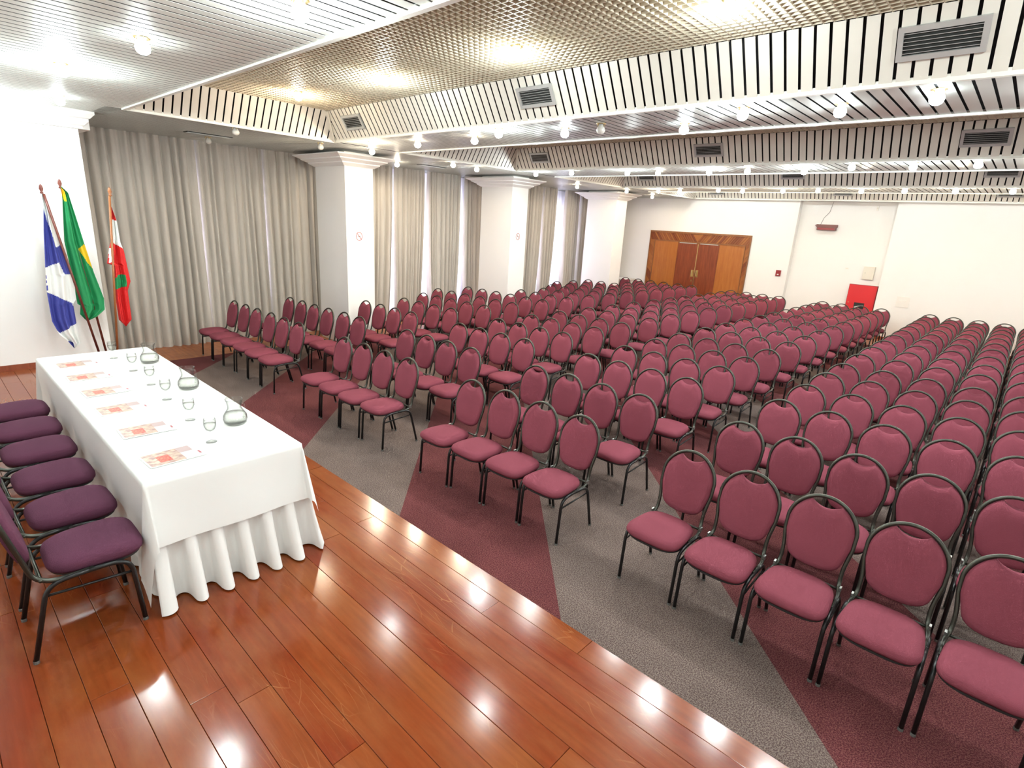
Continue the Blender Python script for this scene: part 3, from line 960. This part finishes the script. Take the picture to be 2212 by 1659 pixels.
for i, x in enumerate(SX):
    chair(x, .345, ZS, math.pi + math.radians(crng.uniform(-1.5, 1.5)), 'shaded maroon padded chair behind the white table, %s from the near end' % ORD[i], 'shaded maroon chairs behind the speakers table', CM_SHADED, True)

# ================================================================ TABLE
TX0, TX1, TY0, TY1, TZ = -6.92, -3.40, .70, 1.62, 1.075
t = thing('banquet_table', 'long folding table under the white cloth on the stage', 'table', ((TX0 + TX1) / 2, (TY0 + TY1) / 2, ZS))
hx, hy = (TX1 - TX0) / 2 - .01, (TY1 - TY0) / 2 - .01
MB().box(-hx, hx, -hy, hy, TZ - ZS - .045, TZ - ZS - .012).build('tabletop', 'table_wood', t)
for sx in (-1, 1):
    for sy in (-1, 1):
        MB().box(sx * (hx - .2) - .02, sx * (hx - .2) + .02, sy * (hy - .12) - .02, sy * (hy - .12) + .02, 0, TZ - ZS - .045).build('leg', 'leg', t)
# pleated skirt
b = MB()
per = []
def side(p, q, n, outx, outy, waves, amp, flare):
    for i in range(n):
        u = i / n
        per.append((p[0] + (q[0] - p[0]) * u, p[1] + (q[1] - p[1]) * u, outx, outy, math.sin(2 * math.pi * waves * u + .6), amp, flare))
side((TX1, TY0), (TX1, TY1), 160, 1, 0, 6.0, .085, .12)
side((TX1, TY1), (TX0, TY1), 160, 0, 1, 18, .03, .06)
side((TX0, TY1), (TX0, TY0), 60, -1, 0, 6, .04, .06)
side((TX0, TY0), (TX1, TY0), 160, 0, -1, 20, .012, .015)
rows = []
for t_ in (0, .12, .3, .5, .7, .85, 1.0):
    z = TZ - .015 + (ZS + .012 - TZ + .015) * t_
    ring = []
    for x, y, ox, oy, w, amp, fl in per:
        sq = math.copysign(abs(w) ** .35, w)
        d = .004 + fl * t_ ** 1.8 + amp * sq * t_ ** 1.4
        d = max(d, .003)
        # soften near the corners
        cxr = (x - (TX0 + TX1) / 2) / ((TX1 - TX0) / 2); cyr = (y - (TY0 + TY1) / 2) / ((TY1 - TY0) / 2)
        ring.append((x + ox * d + (0 if ox else cxr ** 9 * .11 * t_), y + oy * d + (0 if oy else cyr ** 9 * .05 * t_), z))
    rows.append(ring)
b.rings(rows, False, False)
tag(b.build('table_skirt', 'skirt', None, True), 'pleated white skirt reaching the stage floor around the table', 'table skirt')
# over cloth with hanging corners
b = MB()
OV = {'x1': .40, 'x0': .40, 'y0': .62, 'y1': .30}
nx, ny = 120, 64
xs = [TX0 - OV['x0'] + (TX1 - TX0 + OV['x0'] + OV['x1']) * i / nx for i in range(nx + 1)]
ys = [TY0 - OV['y0'] + (TY1 - TY0 + OV['y0'] + OV['y1']) * i / ny for i in range(ny + 1)]
xs = sorted(set(xs + [TX0, TX1])); ys = sorted(set(ys + [TY0, TY1]))
rows = []
for yv in ys:
    row = []
    for xv in xs:
        dx = xv - TX1 if xv > TX1 else (xv - TX0 if xv < TX0 else 0)
        dy = yv - TY1 if yv > TY1 else (yv - TY0 if yv < TY0 else 0)
        px, py = min(max(xv, TX0), TX1), min(max(yv, TY0), TY1)
        if dx == 0 and dy == 0:
            row.append((px, py, TZ + .0015 * math.sin(xv * 7) * math.sin(yv * 5))); continue
        d = math.hypot(dx, dy); a = math.atan2(dy, dx)
        wob = .008 * math.sin(yv * 11 + 1) + .006 * math.sin(xv * 6)
        fl = .17 if dx > 0 and dy == 0 else (.05 if dy > 0 else .03)
        out = min(d, .012) + max(0, d - .012) * fl + wob * min(1, d * 4)
        if dx != 0 and dy != 0:
            out = min(d, .012) + .24 * d + .03 * math.sin(4 * a) * d
            row.append((px + math.cos(a) * (min(d, .012) + .32 * d), py + math.sin(a) * (min(d, .012) + .12 * d), TZ - max(0, d - .008) * .985)); continue
        out = max(out, .006)
        down = max(0, d - .008) * .985
        row.append((px + math.cos(a) * out, py + math.sin(a) * out, TZ - down))
    rows.append(row)
b.rings(rows, False, False, False)
b.f = [f[::-1] for f in b.f]
cl = b.build('tablecloth', 'cloth', None, True)
tag(cl, 'smooth white tablecloth with pointed hanging corners on the long table', 'tablecloth')

# ---------------------------------------------------------------- leaflets, glasses, jugs
def leaflet_material():
    m = mat('leaflet_print', (0.9, 0.88, 0.85), 0.35)
    tc = nd(m, 'ShaderNodeTexCoord')
    sx = nd(m, 'ShaderNodeSeparateXYZ'); lk(m, tc.outputs['Generated'], sx.inputs[0])
    U, V = sx.outputs[1], sx.outputs[0]     # U along the long side (0 at the chair side), V across
    def rng_mask(o, a, c):
        g = nd(m, 'ShaderNodeMath', operation='GREATER_THAN'); g.inputs[1].default_value = a; lk(m, o, g.inputs[0])
        l = nd(m, 'ShaderNodeMath', operation='LESS_THAN'); l.inputs[1].default_value = c; lk(m, o, l.inputs[0])
        x = nd(m, 'ShaderNodeMath', operation='MULTIPLY'); lk(m, g.outputs[0], x.inputs[0]); lk(m, l.outputs[0], x.inputs[1]); return x.outputs[0]
    def rect(u0, u1, v0, v1):
        x = nd(m, 'ShaderNodeMath', operation='MULTIPLY'); lk(m, rng_mask(U, u0, u1), x.inputs[0]); lk(m, rng_mask(V, v0, v1), x.inputs[1]); return x.outputs[0]
    cur = None
    ns_ = nd(m, 'ShaderNodeTexNoise'); ns_.inputs['Scale'].default_value = 9; lk(m, tc.outputs['Generated'], ns_.inputs['Vector'])
    rp = nd(m, 'ShaderNodeValToRGB'); rp.color_ramp.elements[0].position = .35; rp.color_ramp.elements[1].position = .65
    rp.color_ramp.elements[0].color = (0.33, 0.19, 0.17, 1); rp.color_ramp.elements[1].color = (0.60, 0.46, 0.34, 1)
    lk(m, ns_.outputs[0], rp.inputs[0])
    rr = nd(m, 'ShaderNodeValToRGB'); rr.color_ramp.elements[0].position = .4; rr.color_ramp.elements[1].position = .6
    rr.color_ramp.elements[0].color = (0.50, 0.03, 0.03, 1); rr.color_ramp.elements[1].color = (0.72, 0.18, 0.10, 1)
    n2 = nd(m, 'ShaderNodeTexNoise'); n2.inputs['Scale'].default_value = 22; lk(m, tc.outputs['Generated'], n2.inputs['Vector']); lk(m, n2.outputs[0], rr.inputs[0])
    base = (0.9, 0.89, 0.86, 1)
    layers = [(rect(.03, .64, .05, .97), rp.outputs[0]), (rect(.64, .88, .05, .45), (0.46, 0.34, 0.33, 1)), (rect(.64, .96, .45, .95), (0.56, 0.58, 0.58, 1)),
              (rect(.22, .44, .35, .8), rr.outputs[0]), (rect(.92, .955, .6, .8), (0.45, 0.10, 0.12, 1)), (rect(.67, .85, .55, .60), (.6, .6, .6, 1)), (rect(.67, .85, .66, .70), (.62, .62, .62, 1)), (rect(.67, .82, .76, .80), (.62, .62, .62, 1))]
    cur = base
    for msk, c in layers:
        mx = nd(m, 'ShaderNodeMix', data_type='RGBA')
        lk(m, msk, mx.inputs[0])
        if isinstance(cur, tuple): mx.inputs[6].default_value = cur
        else: lk(m, cur, mx.inputs[6])
        if isinstance(c, tuple): mx.inputs[7].default_value = c
        else: lk(m, c, mx.inputs[7])
        cur = mx.outputs[2]
    lk(m, cur, bsdf(m).inputs['Base Color'])
    return m
M['leaflet'] = leaflet_material()
lm = MB().box(-.115, .115, -.16, .16, 0, .003).mesh('leaflet', 'leaflet')
LX = [-3.69, -4.27, -4.85, -5.40, -5.95, -6.48]
for i, x in enumerate(LX):
    o = link('leaflet', lm, None, (x, .93 + .01 * (i % 2), TZ + .003)); o.rotation_euler = (0, 0, math.radians([3, -2, 1, 2, -1, 1][i]))
    tag(o, 'printed red and white leaflet on the table, %s from the near end' % ORD[i], 'leaflet', 'leaflets on the speakers table')
def goblet_meshes():
    out = [(.0, 0), (.034, 0), (.034, .003), (.012, .007), (.0045, .014), (.0045, .062), (.010, .072), (.028, .09), (.038, .115), (.039, .14), (.0355, .168)]
    inn = [(.0335, .168), (.037, .14), (.036, .115), (.026, .092), (.008, .078), (0, .077)]
    g = MB().lathe(out + inn, 24).mesh('bowl', 'glass', True)
    w = MB().lathe([(0, .079), (.0075, .080), (.0255, .0935), (.0355, .1155), (.0365, .132), (0, .132)], 24).mesh('water', 'water', True)
    return g, w
GM = goblet_meshes()
GX = [(-3.775, 1.188), (-4.288, 1.222), (-4.885, 1.241), (-5.386, 1.263), (-5.947, 1.268), (-6.553, 1.246)]
for i, (x, y) in enumerate(GX):
    t = thing('wine_glass', 'stemmed glass of water on the table, %s from the near end' % ORD[i], 'glass', (x, y, TZ + .002), 0, 'water glasses on the speakers table')
    link('glass_body', GM[0], t)
    link('water', GM[1], t)
def jug_meshes():
    out = [(0, 0), (.062, 0), (.075, .012), (.083, .04), (.080, .068), (.062, .098), (.049, .118), (.047, .135), (.052, .165), (.060, .190)]
    inn = [(.057, .190), (.049, .165), (.044, .135), (.046, .118), (.059, .096), (.077, .066), (.080, .04), (.072, .015), (0, .008)]
    b = MB().lathe(out + inn, 28)
    g = b.mesh('jug', 'glass', True)
    w = MB().lathe([(0, .009), (.0715, .016), (.0795, .04), (.0765, .066), (.066, .085), (0, .085)], 28).mesh('water', 'water', True)
    h = MB().tube(smooth_path([(.050, 0, .172), (.092, 0, .178), (.098, 0, .10), (.076, 0, .062)], .03, 6), .0065, 8).mesh('handle', 'glass', True)
    sp = MB().hexa([(-.058, -.012, .176), (-.058, .012, .176), (-.062, .02, .19), (-.062, -.02, .19), (-.058, -.011, .177), (-.075, -.002, .192), (-.075, .002, .192), (-.06, .011, .19)]).mesh('spout', 'glass')
    return g, w, h, sp
JM = jug_meshes()
for i, ((x, y), lab) in enumerate(zip([(-4.023, 1.442), (-5.096, 1.471), (-6.188, 1.468)], ['nearest round glass water jug on the table', 'middle round glass water jug on the table', 'farthest round glass water jug on the table'])):
    t = thing('water_jug', lab, 'jug', (x, y, TZ + .002), math.radians(25), 'glass jugs on the speakers table')
    for nm, me in zip(('jug_body', 'water', 'handle', 'spout'), JM):
        link(nm, me, t)

# ================================================================ FLAGS
def inside(p, poly):
    c = False; x, y = p
    for i in range(len(poly)):
        (x1, y1), (x2, y2) = poly[i], poly[i - 1]
        if (y1 > y) != (y2 > y) and x < (x2 - x1) * (y - y1) / (y2 - y1) + x1: c = not c
    return c
def flag_cloth(name, outline, layers, base, parent, x0, amp=.035, seed=0, res=.011):
    """cloth whose hanging silhouette follows `outline` in (y, z), folded in x"""
    zs = [p[1] for p in outline]; zmin, zmax = min(zs), max(zs)
    nz = int((zmax - zmin) / res); nu = 34
    names = [base] + [l[0] for l in layers]
    me = bpy.data.meshes.new(name)
    for m in names: me.materials.append(M[m])
    V, Fc, MI = [], [], []
    for j in range(nz + 1):
        z = zmin + (zmax - zmin) * (j + .001) / (nz + .002)
        cr = []
        for i in range(len(outline)):
            (a, za), (c, zc_) = outline[i], outline[i - 1]
            if (za > z) != (zc_ > z): cr.append(a + (c - a) * (z - za) / (zc_ - za))
        ya, yb = (min(cr), max(cr)) if cr else (outline[0][0], outline[0][0])
        for k in range(nu + 1):
            u = k / nu
            w = yb - ya
            V.append((x0 + amp * min(1, w * 8) * math.sin(u * 11 + seed + .8 * (zmax - z)) + .015 * math.sin(u * 23 + seed), ya + w * u, z))
    for j in range(nz):
        for k in range(nu):
            q = (j * (nu + 1) + k, j * (nu + 1) + k + 1, (j + 1) * (nu + 1) + k + 1, (j + 1) * (nu + 1) + k)
            cy = sum(V[i][1] for i in q) / 4; cz = sum(V[i][2] for i in q) / 4
            mi = 0
            for n_, (mm, poly) in enumerate(layers):
                if inside((cy, cz), poly): mi = n_ + 1
            Fc.append(q); MI.append(mi)
    me.from_pydata(V, [], Fc)
    me.polygons.foreach_set('material_index', MI)
    me.polygons.foreach_set('use_smooth', [True] * len(Fc))
    me.update()
    return link(name, me, parent)
def flag(label, tip, base, m, x0):
    t = thing('flag', label, 'flag', (0, 0, 0), 0, 'flags beside the curtain')
    (yt, zt), (yb, zb) = tip, base
    dy = (yb - yt) / (zb - zt)
    z_end = ZS + .112
    MB().tube([(x0, yt + dy * (z_end - zt), z_end), (x0, yt + dy * (-.12), zt - .12)], .0145, 8).build('pole', m, t, True)
    MB().lathe([(.0145, -.12), (.022, -.11), (.012, -.095), (.024, -.06), (.016, -.02), (.001, .0)], 10, (x0, yt, zt)).build('finial', m, t, True)
    return t
XF = -9.45
f1 = flag('blue and white flag on a leaning dark pole, leftmost of the three', (1.30, 2.75), (1.62, .55), 'pole', XF + .06)
flag_cloth('flag_cloth', [(1.3, 2.63), (1.33, 2.61), (1.35, 2.46), (1.4, 2.04), (1.46, 1.62), (1.49, 1.6), (1.47, 1.28), (1.43, 1.22), (1.43, .97), (1.43, .83), (1.44, .67), (1.36, .61), (1.29, .74), (1.22, .83), (1.17, 1.01), (1.17, 1.39), (1.2, 1.72), (1.25, 2.18), (1.29, 2.46)],
           [('f_blue', [(1.29, 2.47), (1.32, 2.21), (1.35, 1.96), (1.36, 1.78), (1.22, 1.71), (1.17, 1.71), (1.24, 2.18)]),
            ('f_blue', [(1.35, 1.96), (1.41, 2.0), (1.48, 1.62), (1.4, 1.61), (1.36, 1.75)]),
            ('f_blue', [(1.15, 1.41), (1.42, 1.23), (1.46, .97), (1.24, .83), (1.13, .99)]),
            ('f_blue', [(1.27, .74), (1.36, .69), (1.36, .60)]), ('f_blue', [(1.16, 1.61), (1.195, 1.61), (1.19, 1.41), (1.15, 1.42)]),
            ('f_white', [(1.18, 1.57), (1.195, 1.57), (1.192, 1.55), (1.177, 1.55)]), ('f_white', [(1.176, 1.51), (1.195, 1.51), (1.19, 1.485), (1.172, 1.485)])], 'f_white', f1, XF + .03, .03, 1)
f2 = flag('green and yellow flag on a leaning pole between the blue and red flags', (1.52, 2.83), (1.73, .53), 'pole', XF - .085)
flag_cloth('flag_cloth', [(1.52, 2.74), (1.58, 2.66), (1.66, 2.04), (1.72, 1.63), (1.79, 1.27), (1.78, 1.11), (1.68, 1.02), (1.56, .96), (1.5, 1.06), (1.52, 1.18), (1.49, 1.2), (1.48, 1.66), (1.46, 2.04), (1.51, 2.56)],
           [('f_yellow', [(1.6, 1.94), (1.66, 2.01), (1.76, 1.60), (1.67, 1.76)]), ('f_yellow', [(1.50, 2.76), (1.545, 2.68), (1.55, 2.55), (1.53, 2.55)])], 'f_green', f2, XF - .03, .03, 3)
f3 = flag('red and white flag with a green patch, on an upright light pole', (2.03, 2.77), (1.86, .65), 'pole_light', XF + .03)
flag_cloth('flag_cloth', [(2.03, 2.51), (2.07, 2.32), (2.08, 2.04), (2.11, 1.92), (2.14, 1.49), (2.09, 1.36), (2.09, 1.23), (2.09, .94), (2.0, .85), (1.93, .95), (1.93, 1.28), (1.95, 1.73), (1.89, 1.74), (1.95, 1.98), (1.99, 2.10)],
           [('f_white', [(1.97, 2.36), (2.09, 2.32), (2.10, 2.04), (2.13, 1.93), (1.99, 2.03), (1.95, 2.03)]), ('f_white', [(1.94, 1.96), (1.96, 1.95), (1.94, 1.77), (1.91, 1.76)]), ('f_green', [(1.95, 1.54), (1.99, 1.59), (2.08, 1.59), (2.08, 1.43), (1.94, 1.39)])], 'f_red', f3, XF, .03, 5)
t = thing('flag_stand', 'wooden flag stand on the stage floor behind the table', 'stand', (XF + .02, 1.74, ZS))
MB().box(-.14, .14, -.24, .24, 0, .05).build('base', 'pole', t)
MB().box(-.1, .1, -.2, .2, .05, .11).build('block', 'pole', t)

# ================================================================ CEILING LAMPS
def lamp_meshes():
    ring = MB().lathe([(.030, .0), (.052, -.004), (.055, .0), (.052, .008), (.030, .008)], 18).mesh('ring', 'brass', True)
    stem = MB()
    for k in range(3):
        a = 2 * math.pi * k / 3
        stem.tube([(.036 * math.cos(a), .036 * math.sin(a), 0), (.04 * math.cos(a), .04 * math.sin(a), -.03)], .004, 6)
    stem = stem.mesh('prong', 'brass')
    bulb = {}
    for k in ('bulb', 'bulb_warm', 'bulb_off'):
        bulb[k] = MB().lathe([(.0, .0), (.024, -.003), (.03, -.02), (.046, -.045), (.050, -.065), (.042, -.09), (.022, -.104), (0, -.108)], 14).mesh('bulb', k, True)
    return ring, stem, bulb
LM = lamp_meshes()
def lamp(x, y, z, label, kind='bulb', power=1.0, color=None, omni=False):
    t = thing('ceiling_spotlight', label, 'spotlight', (x, y, z), 0, 'ceiling spotlights')
    link('ring', LM[0], t); link('prong', LM[1], t); link('bulb', LM[2][kind], t)
    if kind != 'bulb_off':
        pd = bpy.data.lights.new('spot_light', 'POINT' if omni else 'SPOT')
        if not omni: pd.spot_size = math.pi; pd.spot_blend = 0.25
        pd.energy = LAMP_W * power
        pd.shadow_soft_size = .055
        pd.color = color or (NEUTRAL if kind == 'bulb' else WARM)
        link('spot_light', pd, t, (0, 0, -.13))
    return t
ZL = ZC - .002
b1 = [(-8.15, 5.35), (-7.22, 5.55), (-6.02, 5.6), (-5.26, 5.3), (-4.45, 5.6), (-3.07, 5.9), (-2.25, 5.4), (-1.5, 5.6), (-.81, 5.4), (.1, 5.6), (1.0, 5.5), (1.9, 5.5)]
b2 = [(-8.47, 9.75), (-7.45, 9.7), (-6.2, 9.85), (-5.59, 9.95), (-4.63, 10.05), (-3.91, 9.95), (-3.07, 10.15), (-2.29, 9.7), (-1.55, 9.8), (-.83, 9.7), (.1, 9.8), (1.0, 9.8), (1.9, 9.8)]
b3 = [(-8.07, 14.5), (-7.38, 14.4), (-6.19, 14.1), (-5.66, 14.3), (-4.68, 14.2), (-3.9, 14.1), (-3.06, 14.15), (-2.27, 14.05), (-1.44, 14.05), (-.6, 14.1), (.4, 14.1), (1.4, 14.1)]
for n, (bl, nm) in enumerate(((b1, 'first'), (b2, 'second'), (b3, 'third'))):
    for i, (x, y) in enumerate(bl):
        warm = (n == 0 and i in (0, 1, 2)) or (n == 2)
        if x > 0.3 and False: continue
        lamp(x, y, ZL, 'lit ceiling spotlight, %s from left on the %s ceiling beam' % (ORD[i], nm), 'bulb_warm' if warm else 'bulb', (1.0, .92, .8)[n], None, i % 3 == 0 if n == 0 else i % 2 == 0)
for x, y, lab in ((-8.9, 5.85, 'warm lit spotlight just beside the capital of the nearest column'), (-10.4, 7.45, 'warm lit spotlight in front of the curtain right of the nearest column'), (-9.05, 7.85, 'warm lit spotlight left of the second ceiling trough, nearer one'), (-9.2, 8.65, 'warm lit spotlight left of the second ceiling trough, farther one'),
                  (-9.75, 13.0, 'warm lit spotlight in front of the third window bay'), (-9.15, 14.6, 'warm lit spotlight beside the third column'), (-9.6, 16.9, 'warm lit spotlight near the back wall by the curtains')):
    lamp(x, y, ZL, lab, 'bulb_warm', .8)
for x, y, lab in ((-9.0, 3.6, 'unlit brass ceiling spotlight left of the first trough'), (-10.8, 3.85, 'unlit brass ceiling spotlight close to the first curtains'), (-9.3, 5.1, 'unlit brass ceiling spotlight at the corner of the first trough'), (-3.9, 5.55, 'unlit brass ceiling spotlight in the middle of the first beam')):
    lamp(x, y, ZL, lab, 'bulb_off')
for i, (x, y) in enumerate(((-7.7, 3.93), (-5.84, 4.03), (-3.84, 4.05), (-1.9, 4.05), (0.1, 4.05))):  # rightmost two are out of view, added for lighting
    lamp(x, y, ZT - .002, 'lit spotlight set in the grid of the first trough, %s from left' % ORD[i], 'bulb_warm' if i == 0 else 'bulb', .5, None, True)
for i, (x, y) in enumerate(((-9.3, .9), (-8.6, 1.5), (-6.6, 1.2), (-5.0, 1.4), (-3.3, 1.72), (-1.6, 1.0), (0.4, 1.2), (-7.4, -.6), (-4.2, -.8), (-1.0, -1.2), (2.0, -.5))):
    lamp(x, y, ZL, ('lit spotlight in the white slatted stage ceiling, %s from the flag wall' % ORD[i]) if i < 7 else ('lit spotlight above the rear of the stage, %s from the flag wall' % ORD[i - 7]), 'bulb', 1.05, COOL, i % 2 == 0)
for i, x in enumerate((-8.6, -7.4, -6.2, -4.4, -2.6, -.9, 1.0)):
    lamp(x, 17.2, ZT - .002, 'lit spotlight in the last trough washing the back wall, %s from left' % ORD[i], 'bulb', .32, None, i % 2 == 0)
for i, (x, y) in enumerate(((3.6, 1.5), (4.8, 3.6), (3.6, 5.6), (3.6, 9.8), (4.8, 12.0), (3.6, 14.1), (4.8, 17.0))):
    lamp(x, y, ZL, 'lit ceiling spotlight on the plain ceiling at far right, %s from the stage' % ORD[i], 'bulb', 1.3)
